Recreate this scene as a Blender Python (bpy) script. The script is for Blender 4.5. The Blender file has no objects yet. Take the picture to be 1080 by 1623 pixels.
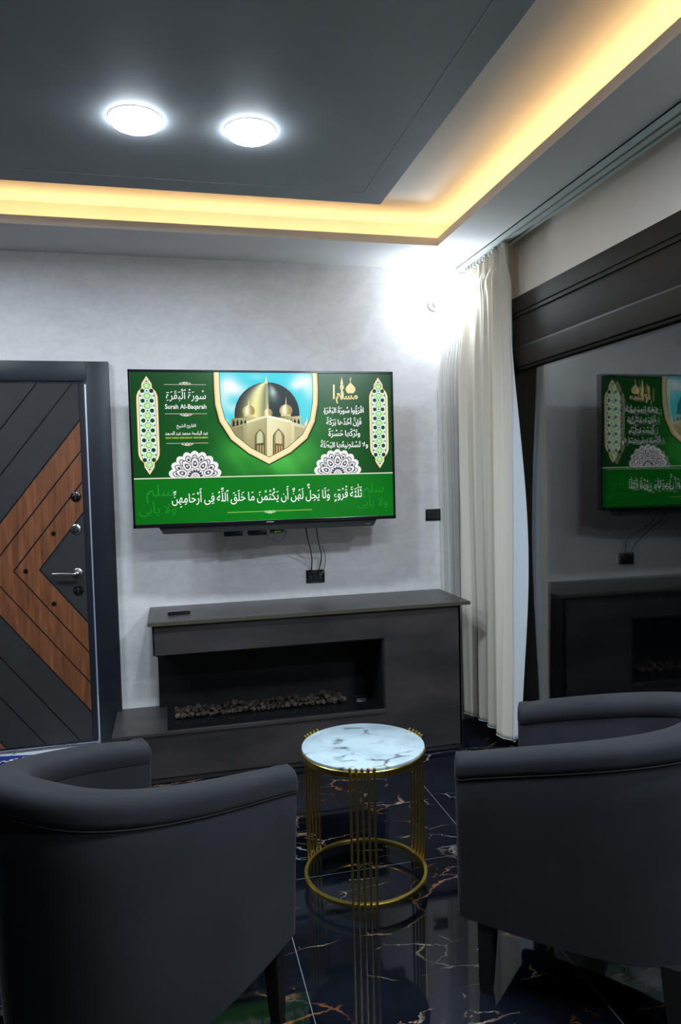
import bpy, bmesh, math, random
from mathutils import Vector, Matrix
PI = math.pi
C = bpy.context.scene.collection
sc = bpy.context.scene
random.seed(7)

# ------------------------------------------------------------------ camera
F = 1140.0; YAW, PITCH, ROLL = 0.23293, 0.04788, 0.02524; H = 1.44
_f = Vector((math.sin(YAW)*math.cos(PITCH), math.cos(YAW)*math.cos(PITCH), -math.sin(PITCH)))
_r = Vector((math.cos(YAW), -math.sin(YAW), 0)); _d = _f.cross(_r)
RR = _r*math.cos(ROLL) + _d*math.sin(ROLL)
DD = _d*math.cos(ROLL) - _r*math.sin(ROLL)
cam_data = bpy.data.cameras.new('camera'); cam = bpy.data.objects.new('camera', cam_data); C.objects.link(cam)
cam_data.sensor_fit = 'VERTICAL'; cam_data.sensor_height = 36.0; cam_data.lens = F/1623*36.0
cam_data.clip_start = 0.02
M = Matrix((( RR.x, -DD.x, -_f.x, 0), (RR.y, -DD.y, -_f.y, 0), (RR.z, -DD.z, -_f.z, H), (0, 0, 0, 1)))
cam.matrix_world = M
sc.camera = cam

# ------------------------------------------------------------------ world, exposure, lamps
W_ = bpy.data.worlds.new('night'); sc.world = W_; W_.use_nodes = True
W_.node_tree.nodes['Background'].inputs[0].default_value = (0.20, 0.26, 0.36, 1)
W_.node_tree.nodes['Background'].inputs[1].default_value = 0.004
sc.view_settings.view_transform = 'Standard'; sc.view_settings.look = 'None'
sc.view_settings.exposure = 0.0; sc.view_settings.gamma = 1.0; sc.view_settings.use_curve_mapping = False
sc.cycles.use_denoising = True
sc.cycles.max_bounces = 10; sc.cycles.diffuse_bounces = 5; sc.cycles.glossy_bounces = 5
sc.cycles.transmission_bounces = 8; sc.cycles.sample_clamp_indirect = 4.0
COOL = (0.74, 0.87, 1.0); WARM = (1.0, 0.60, 0.24)
DOWN_W = 15.0        # each ceiling downlight
BULB_W = 9.0       # lamp in the corner
COVE_W = 1.25        # per metre of warm strip
HALL_W = 10.0

def area(name, loc, rot, sx, sy, watt, color, parent=None, shape='RECTANGLE', spread=PI):
    l = bpy.data.lights.new(name, 'AREA'); l.shape = shape; l.size = sx
    if shape in ('RECTANGLE', 'ELLIPSE'): l.size_y = sy
    l.energy = watt; l.color = color; l.spread = spread
    o = bpy.data.objects.new(name, l); C.objects.link(o); o.location = loc; o.rotation_euler = rot
    if parent: o.parent = parent; o.matrix_parent_inverse = Matrix.Translation(-Vector(parent.location))
    return o

# ------------------------------------------------------------------ materials
def lin(c):
    c = c/255.0
    return c/12.92 if c <= 0.04045 else ((c+0.055)/1.055)**2.4
def rgb(r, g, b): return (lin(r), lin(g), lin(b), 1)

def mat(name, col, rough=0.5, metal=0.0, spec=0.5, emit=None, es=0.0, **kw):
    m = bpy.data.materials.new(name); m.use_nodes = True
    b = m.node_tree.nodes['Principled BSDF']
    b.inputs['Base Color'].default_value = tuple(col)[:3] + (1,)
    b.inputs['Roughness'].default_value = rough; b.inputs['Metallic'].default_value = metal
    b.inputs['Specular IOR Level'].default_value = spec
    if emit: b.inputs['Emission Color'].default_value = tuple(emit)[:3]+(1,); b.inputs['Emission Strength'].default_value = es
    for k, v in kw.items(): b.inputs[k.replace('_', ' ')].default_value = v
    return m
def nd(m, t, **kw):
    n = m.node_tree.nodes.new(t)
    for k, v in kw.items(): setattr(n, k, v)
    return n
def lk(m, a, b): m.node_tree.links.new(a, b)
def coords(m, scale=(1, 1, 1), rot=(0, 0, 0)):
    g = nd(m, 'ShaderNodeNewGeometry'); mp = nd(m, 'ShaderNodeMapping')
    mp.inputs['Scale'].default_value = scale; mp.inputs['Rotation'].default_value = rot
    lk(m, g.outputs['Position'], mp.inputs[0]); return mp.outputs[0]
def noise(m, vec, scale, detail=4, rough=0.55, dist=0.0):
    n = nd(m, 'ShaderNodeTexNoise'); n.inputs['Scale'].default_value = scale; n.inputs['Detail'].default_value = detail
    n.inputs['Roughness'].default_value = rough; n.inputs['Distortion'].default_value = dist
    lk(m, vec, n.inputs['Vector']); return n.outputs['Fac']
def ramp(m, fac, stops, interp='LINEAR'):
    r = nd(m, 'ShaderNodeValToRGB'); cr = r.color_ramp; cr.interpolation = interp
    while len(cr.elements) < len(stops): cr.elements.new(0.5)
    for e, (p, c) in zip(cr.elements, stops):
        e.position = p; e.color = c if len(c) == 4 else tuple(c)+(1,)
    lk(m, fac, r.inputs[0]); return r.outputs[0]
def mixc(m, fac, a, b, blend='MIX'):
    n = nd(m, 'ShaderNodeMix', data_type='RGBA', blend_type=blend)
    if isinstance(fac, float): n.inputs[0].default_value = fac
    else: lk(m, fac, n.inputs[0])
    for s, v in ((6, a), (7, b)):
        if isinstance(v, tuple): n.inputs[s].default_value = v
        else: lk(m, v, n.inputs[s])
    return n.outputs[2]
def math_(m, op, a, b=None):
    n = nd(m, 'ShaderNodeMath', operation=op)
    for i, v in enumerate((a, b)):
        if v is None: continue
        if isinstance(v, (int, float)): n.inputs[i].default_value = v
        else: lk(m, v, n.inputs[i])
    return n.outputs[0]
def bsdf(m): return m.node_tree.nodes['Principled BSDF']
def bump(m, h, strength=0.2, dist=0.002):
    b = nd(m, 'ShaderNodeBump'); b.inputs['Strength'].default_value = strength; b.inputs['Distance'].default_value = dist
    lk(m, h, b.inputs['Height']); lk(m, b.outputs[0], bsdf(m).inputs['Normal'])
def mottled(name, c1, c2, scale, rough, spec=0.5, bs=0.0, stretch=(1, 1, 1), lo=0.35, hi=0.65):
    m = mat(name, c1, rough, 0, spec); v = coords(m, stretch); f = noise(m, v, scale, 6, 0.6, 0.4)
    lk(m, ramp(m, f, [(lo, c1), (hi, c2)]), bsdf(m).inputs['Base Color'])
    if bs: bump(m, f, bs)
    return m

# marmorino plaster wall
m_wall = mat('polished_plaster', rgb(190, 184, 182), 0.5, 0, 0.3)
v = coords(m_wall, (1, 1, 1.5)); a = noise(m_wall, v, 2.6, 8, 0.66, 1.6); b = noise(m_wall, v, 9, 6, 0.65, 2.2)
c1 = ramp(m_wall, a, [(0.30, rgb(204, 200, 200)), (0.5, rgb(218, 214, 213)), (0.70, rgb(230, 226, 224))])
c2 = ramp(m_wall, b, [(0.35, rgb(208, 203, 203)), (0.62, rgb(230, 226, 225))])
lk(m_wall, mixc(m_wall, 0.4, c1, c2), bsdf(m_wall).inputs['Base Color']); bump(m_wall, b, 0.06, 0.001)
lk(m_wall, math_(m_wall, 'MULTIPLY_ADD', a, 0.35), bsdf(m_wall).inputs['Roughness'])
m_wall.node_tree.nodes[-1].inputs[2].default_value = 0.28
m_paint = mottled('white_paint', rgb(222, 223, 223), rgb(228, 229, 229), 3, 0.75, 0.2)
m_panelpaint = mottled('grey_paint', rgb(156, 161, 167), rgb(164, 169, 175), 3, 0.6, 0.3)
m_cream = mottled('cream_paint', rgb(206, 196, 184), rgb(216, 206, 194), 2.5, 0.75, 0.2)
m_dim = mottled('dark_unseen_wall', rgb(58, 58, 60), rgb(70, 70, 72), 4, 0.8, 0.2)  # for unseen walls, coloured dark to keep bounce light off the chairs
# black marble floor, 0.775 x 1.55 tiles
m_floor = mat('black_marble', (0.004, 0.005, 0.008), 0.045, 0, 0.42)
v = coords(m_floor)
def veins(m, vec, rot, scale, width, seed, warp):
    mp = nd(m, 'ShaderNodeMapping'); mp.inputs['Location'].default_value = (seed, seed*1.7, seed*.3); mp.inputs['Rotation'].default_value = (0, 0, rot)
    mp.inputs['Scale'].default_value = (1, 2.0, 1); lk(m, vec, mp.inputs[0])
    n = nd(m, 'ShaderNodeTexNoise'); n.inputs['Scale'].default_value = 3.2; n.inputs['Detail'].default_value = 7; n.inputs['Roughness'].default_value = 0.62
    lk(m, mp.outputs[0], n.inputs['Vector'])
    s = nd(m, 'ShaderNodeVectorMath', operation='SCALE'); lk(m, n.outputs['Color'], s.inputs[0]); s.inputs['Scale'].default_value = warp
    ad = nd(m, 'ShaderNodeVectorMath', operation='ADD'); lk(m, mp.outputs[0], ad.inputs[0]); lk(m, s.outputs[0], ad.inputs[1])
    vo = nd(m, 'ShaderNodeTexVoronoi', feature='DISTANCE_TO_EDGE'); vo.inputs['Scale'].default_value = scale; lk(m, ad.outputs[0], vo.inputs['Vector'])
    return ramp(m, vo.outputs['Distance'], [(0.0, (1, 1, 1)), (width, (0, 0, 0))])
vA = veins(m_floor, v, 0.45, 2.3, 0.014, 3.1, 0.22); vB = veins(m_floor, v, -0.5, 4.2, 0.012, 8.4, 0.22)
mk = ramp(m_floor, noise(m_floor, v, 3.1, 3), [(0.50, (0, 0, 0)), (0.66, (.8, .8, .8))])
mk2 = ramp(m_floor, noise(m_floor, v, 5.3, 3), [(0.52, (0, 0, 0)), (0.68, (.8, .8, .8))])
cl = ramp(m_floor, noise(m_floor, v, 2.3, 6), [(0.4, (0.0025, 0.003, 0.005)), (0.7, (0.007, 0.009, 0.016))])
vcol = ramp(m_floor, noise(m_floor, v, 2.1, 2), [(0.40, rgb(190, 120, 70)), (0.55, rgb(214, 190, 168)), (0.66, rgb(180, 190, 205))])
f1 = mixc(m_floor, 1.0, vA, mk, 'MULTIPLY'); f2 = mixc(m_floor, 1.0, vB, mk2, 'MULTIPLY')
cc = mixc(m_floor, f1, cl, vcol); cc = mixc(m_floor, f2, cc, vcol)
sp = nd(m_floor, 'ShaderNodeSeparateXYZ'); lk(m_floor, v, sp.inputs[0])
def grid(m, o, off, period):
    t = math_(m, 'ADD', o, -off); t = math_(m, 'DIVIDE', t, period); t = math_(m, 'FRACT', t); t = math_(m, 'ADD', t, -0.5); t = math_(m, 'ABSOLUTE', t)
    return math_(m, 'GREATER_THAN', t, 0.5 - 0.0011/period)
g = math_(m_floor, 'MAXIMUM', grid(m_floor, sp.outputs['X'], 0.326, 0.776), grid(m_floor, sp.outputs['Y'], 2.497, 1.552))
cc = mixc(m_floor, g, cc, rgb(120, 126, 134)); lk(m_floor, cc, bsdf(m_floor).inputs['Base Color'])

m_slate = mottled('dark_concrete_laminate', rgb(47, 44, 44), rgb(66, 61, 61), 3.0, 0.36, 0.5, 0.0, (0.8, 1, 2.2))
m_slate_edge = mottled('olive_edge_band', rgb(66, 62, 48), rgb(74, 69, 54), 20, 0.5)
m_black = mottled('matt_black', (0.006, 0.006, 0.006), (0.009, 0.009, 0.009), 9, 0.45)
m_blackglass = mat('black_glass', (0.004, 0.004, 0.005), 0.08)
m_gloss = mat('gloss_black_plastic', (0.006, 0.006, 0.007), 0.18)
m_frame = mottled('anthracite_aluminium', rgb(36, 31, 27), rgb(39, 34, 30), 30, 0.65, 0.1)
m_doorframe = mottled('anthracite_door_paint', rgb(26, 29, 36), rgb(30, 33, 40), 20, 0.42, 0.4)
m_board = mottled('charcoal_door_board', rgb(44, 43, 44), rgb(48, 47, 48), 14, 0.6, 0.3)
m_chrome = mat('chrome', (0.75, 0.76, 0.78), 0.16, 1)
m_nickel = mat('brushed_nickel', (0.32, 0.31, 0.29), 0.3, 1)
m_gold = mat('polished_gold', (0.86, 0.64, 0.16), 0.26, 1)
m_legwood = mottled('black_stained_wood', (0.008, 0.007, 0.006), (0.012, 0.010, 0.009), 12, 0.4)
m_glass = mat('window_glass', (.80, .83, .83), 0.0, 0, 0.5, Transmission_Weight=1.0, IOR=1.45)
m_white = mat('white_plastic', (0.75, 0.76, 0.77), 0.4)
m_track = mottled('white_track', rgb(196, 206, 202), rgb(202, 212, 208), 10, 0.5)
m_darkgreen = mat('green_dongle_case', (0.02, 0.05, 0.01), 0.35)
m_limemark = mat('lime_lettering', rgb(150, 200, 40), 0.5)
m_rubber = mat('black_cable_sheath', (0.008, 0.008, 0.008), 0.5)
m_greycable = mat('grey_cable_sheath', rgb(150, 148, 142), 0.5)
m_lamp = mat('lamp_diffuser', (1, 1, 1), 0.5, emit=(0.82, 0.92, 1.0), es=36)
m_bulb = mat('bulb_glass', (1, 1, 1), 0.5, emit=(0.85, 0.94, 1.0), es=30)
m_led = mat('led_tape', (1, 0.8, 0.5), 0.5, emit=WARM, es=3)

m_oak = mat('oak_veneer', rgb(150, 88, 50), 0.5, 0, 0.35)
v = coords(m_oak, (9, 9, 0.9)); f = noise(m_oak, v, 2.2, 8, 0.62, 1.8); k = noise(m_oak, coords(m_oak, (60, 60, 2.0)), 2.0, 4)
c1 = ramp(m_oak, f, [(0.32, rgb(80, 46, 28)), (0.5, rgb(112, 66, 40)), (0.68, rgb(140, 86, 54))])
c2 = ramp(m_oak, k, [(0.35, rgb(88, 52, 32)), (0.6, rgb(130, 80, 50))])
lk(m_oak, mixc(m_oak, 0.35, c1, c2), bsdf(m_oak).inputs['Base Color']); bump(m_oak, k, 0.1, 0.0006)

m_fabric = mat('grey_upholstery', rgb(92, 91, 97), 0.8, 0, 0.15, Sheen_Weight=0.08, Sheen_Roughness=0.4)
v = coords(m_fabric); f = noise(m_fabric, v, 420, 2); q = noise(m_fabric, v, 5, 3)
lk(m_fabric, ramp(m_fabric, q, [(0.35, rgb(36, 36, 40)), (0.65, rgb(41, 41, 45))]), bsdf(m_fabric).inputs['Base Color']); bump(m_fabric, f, 0.12, 0.0006)

m_seam = mat('dark_seam_thread', rgb(14, 14, 17), 0.9)
m_curtain = mat('ivory_curtain_cloth', rgb(222, 213, 198), 0.8, 0, 0.15)
m_lining = mat('white_satin_lining', rgb(214, 218, 222), 0.5, 0, 0.4)
m_sheer = mat('sheer_voile', rgb(236, 234, 230), 0.8, 0, 0.1, Alpha=0.36)
for mm in (m_curtain, m_lining, m_sheer):      # cloth lets some light through
    out = mm.node_tree.nodes['Material Output']; tr = nd(mm, 'ShaderNodeBsdfTranslucent'); tr.inputs[0].default_value = bsdf(mm).inputs['Base Color'].default_value
    mx = nd(mm, 'ShaderNodeMixShader'); mx.inputs[0].default_value = 0.22
    lk(mm, bsdf(mm).outputs[0], mx.inputs[1]); lk(mm, tr.outputs[0], mx.inputs[2]); lk(mm, mx.outputs[0], out.inputs[0])
    vv = coords(mm, (260, 260, 260)); bump(mm, noise(mm, vv, 1.0, 2), 0.05, 0.0004)

m_tabletop = mat('white_marble_glass', rgb(176, 196, 206), 0.06, 0, 0.6)
v = coords(m_tabletop)
def tvein(seed, scale, w, warp):
    return veins(m_tabletop, v, seed, scale, w, seed*2.3, warp)
t1 = tvein(1.3, 7.0, 0.10, 0.16); t2 = tvein(0.4, 5.0, 0.05, 0.2)
tk = ramp(m_tabletop, noise(m_tabletop, v, 10, 3), [(0.52, (0, 0, 0)), (0.66, (1, 1, 1))])
tv_ = mixc(m_tabletop, 1.0, t1, tk, 'MULTIPLY')
soft = ramp(m_tabletop, noise(m_tabletop, v, 8, 4), [(0.45, rgb(178, 196, 204)), (0.75, rgb(146, 162, 172))])
cc = mixc(m_tabletop, tv_, soft, rgb(36, 37, 44)); lk(m_tabletop, cc, bsdf(m_tabletop).inputs['Base Color'])
m_threshold = mottled('white_threshold_marble', rgb(214, 218, 224), rgb(228, 230, 234), 5, 0.25)
lk(m_threshold, mixc(m_threshold, veins(m_threshold, coords(m_threshold), .7, 3.0, .03, 2.2, .3), rgb(222, 225, 230), rgb(90, 94, 104)), bsdf(m_threshold).inputs['Base Color'])
m_rug = mat('navy_rug', rgb(20, 40, 120), 0.9)
m_rugedge = mat('rug_check_border', rgb(220, 224, 235), 0.9)
ck = nd(m_rugedge, 'ShaderNodeTexChecker'); ck.inputs['Scale'].default_value = 55; ck.inputs[1].default_value = rgb(228, 230, 240); ck.inputs[2].default_value = rgb(16, 18, 40)
lk(m_rugedge, coords(m_rugedge), ck.inputs[0]); lk(m_rugedge, ck.outputs[0], bsdf(m_rugedge).inputs['Base Color'])
m_rock = mottled('lava_rock', rgb(46, 39, 35), rgb(88, 76, 68), 40, 0.9, 0.2, 0.6)
m_hall = mat('hall_white', (0.8, 0.82, 0.86), 0.7)

# ------------------------------------------------------------------ object helpers
def link_mesh(name, bm, m, parent=None, smooth=False):
    me = bpy.data.meshes.new(name); bmesh.ops.recalc_face_normals(bm, faces=bm.faces); bm.to_mesh(me); bm.free()
    ms = m if isinstance(m, (list, tuple)) else [m]
    for x in ms: me.materials.append(x)
    if smooth:
        for p in me.polygons: p.use_smooth = True
        me.set_sharp_from_angle(angle=math.radians(smooth if smooth is not True else 40))
    o = bpy.data.objects.new(name, me); C.objects.link(o)
    if parent:
        o.parent = parent      # a part that is itself parented already sits at the world origin
        if parent.parent is None: o.matrix_parent_inverse = Matrix.Translation(-Vector(parent.location))
    return o
obj = link_mesh
def tag(o, label, cat, group=None):
    o['label'] = label; o['category'] = cat
    if group: o['group'] = group
    return o
def thing(name, label, cat, loc=(0, 0, 0), group=None):
    o = bpy.data.objects.new(name, None); C.objects.link(o); o.location = loc; o.empty_display_size = 0.1
    return tag(o, label, cat, group)
def struct(name, bm=None, m=None, loc=(0, 0, 0)):
    if bm is None:
        o = bpy.data.objects.new(name, None); C.objects.link(o); o.location = loc
    else: o = obj(name, bm, m)
    o['kind'] = 'structure'; return o

def box(bm, x0, x1, y0, y1, z0, z1, bev=0.0, seg=2, mi=0):
    r = bmesh.ops.create_cube(bm, size=1.0); vs = r['verts']
    bmesh.ops.scale(bm, vec=(abs(x1-x0), abs(y1-y0), abs(z1-z0)), verts=vs)
    bmesh.ops.translate(bm, vec=((x0+x1)/2, (y0+y1)/2, (z0+z1)/2), verts=vs)
    fs = set(f for v_ in vs for f in v_.link_faces)
    for f_ in fs: f_.material_index = mi
    if bev:
        es = list(set(e for v_ in vs for e in v_.link_edges))
        bmesh.ops.bevel(bm, geom=es, offset=bev, segments=seg, profile=0.6, affect='EDGES', material=mi)
def B(*a, **k): bm = bmesh.new(); box(bm, *a, **k); return bm
def tube(bm, pts, r, n=10, closed=False, rs=None):
    pts = [Vector(p) for p in pts]; N = len(pts); rings = []
    for i, p in enumerate(pts):
        a = pts[(i-1) % N] if (closed or i > 0) else p; b = pts[(i+1) % N] if (closed or i < N-1) else p
        t = (b-a).normalized(); u = t.cross(Vector((0, 0, 1)))
        if u.length < 1e-3: u = t.cross(Vector((1, 0, 0)))
        u.normalize(); w = t.cross(u); rad = rs[i] if rs else r
        rings.append([bm.verts.new(p + u*rad*math.cos(2*PI*k/n) + w*rad*math.sin(2*PI*k/n)) for k in range(n)])
    for i in range(N if closed else N-1):
        A_, B_ = rings[i], rings[(i+1) % N]
        for k in range(n): bm.faces.new((A_[k], A_[(k+1) % n], B_[(k+1) % n], B_[k]))
    if not closed: bm.faces.new(rings[0]); bm.faces.new(list(reversed(rings[-1])))
def lathe(bm, prof, c=(0, 0, 0), n=40, axis='Z'):
    c = Vector(c); rings = []
    def P(r, h, t):
        a, b_ = r*math.cos(t), r*math.sin(t)
        return c + (Vector((a, b_, h)) if axis == 'Z' else Vector((a, h, b_)))
    for r, h in prof:
        rings.append([bm.verts.new(P(max(r, 0), h, 2*PI*k/n)) for k in range(n)] if r > 1e-6 else [bm.verts.new(P(0, h, 0))])
    for A_, B_ in zip(rings, rings[1:]):
        for k in range(n):
            q_ = [A_[k % len(A_)], A_[(k+1) % len(A_)], B_[(k+1) % len(B_)], B_[k % len(B_)]]
            q_ = list(dict.fromkeys(q_))
            if len(q_) > 2: bm.faces.new(q_)
def loft(bm, rings, closed_u=True, cap=True):
    vr = [[bm.verts.new(p) for p in r] for r in rings]; n = len(vr[0])
    for A_, B_ in zip(vr, vr[1:]):
        for k in range(n if closed_u else n-1): bm.faces.new((A_[k], A_[(k+1) % n], B_[(k+1) % n], B_[k]))
    if cap and closed_u: bm.faces.new(vr[0]); bm.faces.new(list(reversed(vr[-1])))
def smoothline(pts, k=8):
    pts = [Vector(p) for p in pts]; out = []
    P_ = [pts[0]*2-pts[1]] + pts + [pts[-1]*2-pts[-2]]
    for i in range(1, len(P_)-2):
        for j in range(k):
            t = j/k; a, b_, c_, d_ = P_[i-1:i+3]
            out.append(0.5*((2*b_)+(c_-a)*t+(2*a-5*b_+4*c_-d_)*t*t+(3*b_-a-3*c_+d_)*t**3))
    return out + [pts[-1]]
def clip(poly, n, d):
    """keep the side n.p <= d; poly: list of tuples, the first two values are the position, the rest ride along"""
    out = []
    for i in range(len(poly)):
        p, q = poly[i], poly[(i+1) % len(poly)]
        a = n[0]*p[0]+n[1]*p[1]-d; b_ = n[0]*q[0]+n[1]*q[1]-d
        if a <= 0: out.append(p)
        if (a < 0 < b_) or (b_ < 0 < a):
            t = a/(a-b_); out.append(tuple(x+(y-x)*t for x, y in zip(p, q)))
    return out

# ------------------------------------------------------------------ room shell
YW = 3.90; XW = 1.745; XL = -2.5; YB = -1.7; ZS = 2.605; ZC = 2.76
DX0, DX1, DZ1 = -1.46, -0.28, 2.06                     # door opening incl. frame
struct('floor', B(XL-.1, XW+.12, YB-.1, YW+.12, -0.05, 0.0), m_floor)
bm = bmesh.new()
box(bm, DX1-.02, XW+.12, YW, YW+.12, 0, 2.9); box(bm, XL-.1, DX0+.02, YW, YW+.12, 0, 2.9); box(bm, DX0+.02, DX1-.02, YW, YW+.12, DZ1-.02, 2.9)
struct('wall_back', bm, m_wall)
WY0, WY1, WZ1 = 0.55, 3.74, 2.315                      # window opening in the right wall
bm = bmesh.new()
box(bm, XW, XW+.12, WY0, YW, WZ1, 2.9); box(bm, XW, XW+.12, WY1, YW, 0, WZ1); box(bm, XW, XW+.12, YB-.1, WY0, 0, 2.9)
struct('wall_right', bm, m_cream)
struct('wall_left', B(XL-.1, XL, YB, YW, 0, 2.9), m_dim)
struct('wall_front', B(XL-.1, XW, YB-.1, YB, 0, 2.9), m_dim)
struct('ceiling', B(XL-.1, XW+.12, YB-.1, YW+.12, ZC, ZC+.1), m_paint)
# perimeter soffit with an upstand lip and a light trough behind it
LX0, LX1, LY0, LY1 = -2.13, 1.373, -1.33, 3.50; LIP = 0.040; TR = 0.15
bm = bmesh.new()
t = .012
for (x0, x1, y0, y1) in ((XL, XW, LY1+t, YW), (XL, XW, YB, LY0-t), (XL, LX0-t, LY0-t, LY1+t), (LX1+t, XW, LY0-t, LY1+t)): box(bm, x0, x1, y0, y1, ZS, ZS+.010)
for (x0, x1, y0, y1) in ((LX0-t, LX1+t, LY1, LY1+t), (LX0-t, LX1+t, LY0-t, LY0), (LX0-t, LX0, LY0, LY1), (LX1, LX1+t, LY0, LY1)): box(bm, x0, x1, y0, y1, ZS, ZS+LIP)
for (x0, x1, y0, y1) in ((XL, XW, LY1+TR, LY1+TR+.02), (XL, XW, LY0-TR-.02, LY0-TR), (LX0-TR-.02, LX0-TR, YB, YW), (LX1+TR, LX1+TR+.02, YB, YW)): box(bm, x0, x1, y0, y1, ZS+.01, ZC)
struct('trim_1', bm, m_paint)
PX0, PX1, PY0, PY1 = -1.68, 0.924, -0.85, 3.013
pn = struct('trim_2', B(PX0, PX1, PY0, PY1, ZS, ZC), m_panelpaint)
bm = bmesh.new(); box(bm, .8205, .8235, 0.6, 2.905, ZS-.0012, ZS+.001); box(bm, -1.6, .8235, 2.9035, 2.905, ZS-.0008, ZS+.001)
obj('joint_bead', bm, mat('filler_bead', rgb(176, 180, 182), 0.6), pn)

# window with roller shutter box; two panes of glass
win = struct('window_1', loc=(XW, 2.1, 0))
bm = bmesh.new()
xf = 1.715
box(bm, xf, XW+.10, WY0, WY1, 2.238, WZ1, .004)                  # upper band
box(bm, xf+.006, XW+.10, WY0, WY1, 2.228, 2.238)
box(bm, xf-.004, XW+.10, WY0, WY1, 2.214, 2.229, .004)
box(bm, xf+.004, XW+.10, WY0, WY1, 2.068, 2.216, .004)           # shutter box face
obj('shutter_box', bm, m_frame, win, 30)
bm = bmesh.new()
box(bm, xf+.002, XW+.09, WY0, WY1, 1.968, 2.060, .004)           # head rail
box(bm, xf+.010, XW+.09, WY1-.09, WY1, 0.0, 1.97, .004); box(bm, xf+.010, XW+.09, WY0, WY0+.08, 0.0, 1.97, .004)
box(bm, xf+.010, XW+.09, WY0, WY1, 0.0, 0.075, .004); box(bm, xf+.014, XW+.09, WY0+.08, WY1-.09, 1.955, 1.97)
obj('window_frame', bm, m_frame, win, 30)
obj('gasket', B(xf+.004, XW+.09, WY0, WY1, 2.060, 2.068), m_black, win)
for k, (gx, ang) in enumerate(((1.752, 0.0), (1.7630, 0.0065))):
    bm = B(-.0018, .0018, WY0+.07, WY1-.08, -0.96, 0.96)
    bmesh.ops.rotate(bm, cent=(0, 0, 0), matrix=Matrix.Rotation(ang, 3, 'Y'), verts=bm.verts)
    bmesh.ops.translate(bm, vec=(gx, 0, 1.015), verts=bm.verts)
    obj('glass_pane', bm, m_glass, win)

# ------------------------------------------------------------------ warm cove strips, downlights, corner lamp
cz = ZS+.0125; sb = .072
def cove(x0, x1, y0, y1, rot, label):
    w = max(x1-x0, y1-y0)
    o = tag(obj('led_strip', B(x0, x1, y0, y1, ZS+.0098, ZS+.0122), m_led), label, 'light strip', 'cove light strips')
    a = area('strip_light', ((x0+x1)/2, (y0+y1)/2, cz+.001), (PI, 0, 0), x1-x0, y1-y0, COVE_W*w, WARM, o)
cove(LX0-sb, LX1+sb, LY1+sb-.012, LY1+sb+.012, 0, 'warm yellow light strip in the ceiling cove along the television wall')
cove(LX1+sb-.012, LX1+sb+.012, LY0, LY1+sb-.014, 0, 'warm yellow light strip in the ceiling cove along the window wall')

def downlight(x, y, label, watt=DOWN_W):
    t_ = thing('ceiling_downlight', label, 'ceiling light', (x, y, ZS), 'round ceiling downlights')
    bm = bmesh.new(); lathe(bm, [(.076, .0), (.085, .0), (.086, -.0015), (.084, -.0025), (.079, -.003), (.076, -.002)], (x, y, ZS), 48)
    obj('bezel', bm, m_white, t_, True)
    bm = bmesh.new(); lathe(bm, [(.0795, -.001), (.079, -.011), (.074, -.019), (.060, -.026), (.040, -.030), (.018, -.032), (0, -.0325)], (x, y, ZS), 48)
    obj('diffuser', bm, m_lamp, t_, True)
    area('lamp_light', (x, y, ZS-.036), (0, 0, 0), .15, .15, watt, COOL, t_, 'DISK')
downlight(-.063, 2.444, 'glowing round white downlight, left of the pair in the grey ceiling panel')
downlight(.306, 2.457, 'glowing round white downlight, right of the pair in the grey ceiling panel')

downlight(.48, .90, 'added unseen downlight in the grey ceiling panel nearer the camera, left of its pair', 12)  # unseen pair, added to light the television wall from the camera side
downlight(.84, .90, 'added unseen downlight in the grey ceiling panel nearer the camera, right of its pair', 12)
downlight(1.56, 1.05, 'added unseen downlight in the white soffit along the window, nearer the curtain', 32)  # both soffit lights added out of view: wall lit, chair sides left dark
downlight(1.56, -.25, 'added unseen downlight in the white soffit along the window, farther from the curtain', 32)
downlight(-1.05, 2.72, 'added unseen downlight in the grey ceiling panel before the door, right of its pair', 12)  # out-of-view pair added as fill for the left of the television wall
downlight(-1.42, 2.72, 'added unseen downlight in the grey ceiling panel before the door, left of its pair', 12)

LB = Vector((1.500, 3.805, 2.405))
t_ = thing('wall_lamp', 'glaring white bulb lamp on the wall corner beside the curtain top', 'wall lamp', (LB.x, YW, LB.z))
bm = bmesh.new(); lathe(bm, [(0, 0), (.036, 0), (.036, -.010), (.030, -.016), (.018, -.020), (.018, -.052), (0, -.052)], (LB.x, YW, LB.z), 28, 'Y'); obj('lamp_holder', bm, m_white, t_, True)
bm = bmesh.new(); lathe(bm, [(.014, -.050), (.016, -.058), (.026, -.072), (.034, -.090), (.036, -.104), (.031, -.122), (.018, -.135), (0, -.140)], (LB.x, YW, LB.z), 28, 'Y'); obj('bulb', bm, m_bulb, t_, True)
l = bpy.data.lights.new('bulb_light', 'POINT'); l.energy = BULB_W; l.color = (.80, .91, 1.0); l.shadow_soft_size = .035
o = bpy.data.objects.new('bulb_light', l); C.objects.link(o); o.location = (LB.x, YW-.182, LB.z); o.parent = t_; o.matrix_parent_inverse = Matrix.Translation(-Vector(t_.location))

# curtain rail
t_ = thing('curtain_rail', 'pale double curtain track on the ceiling above the window', 'curtain rail', (1.67, 2, ZS))
bm = bmesh.new()
for (x0, x1, zz) in ((1.620, 1.626, .030), (1.658, 1.670, .022), (1.702, 1.708, .022)): box(bm, x0, x1, 0.3, 3.86, ZS-zz, ZS)
box(bm, 1.620, 1.708, 0.3, 3.86, ZS-.006, ZS)
for x0 in (1.626, 1.650, 1.670, 1.694): box(bm, x0, x0+.008, 0.3, 3.86, ZS-.022, ZS-.019)
obj('track', bm, m_track, t_)

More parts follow.
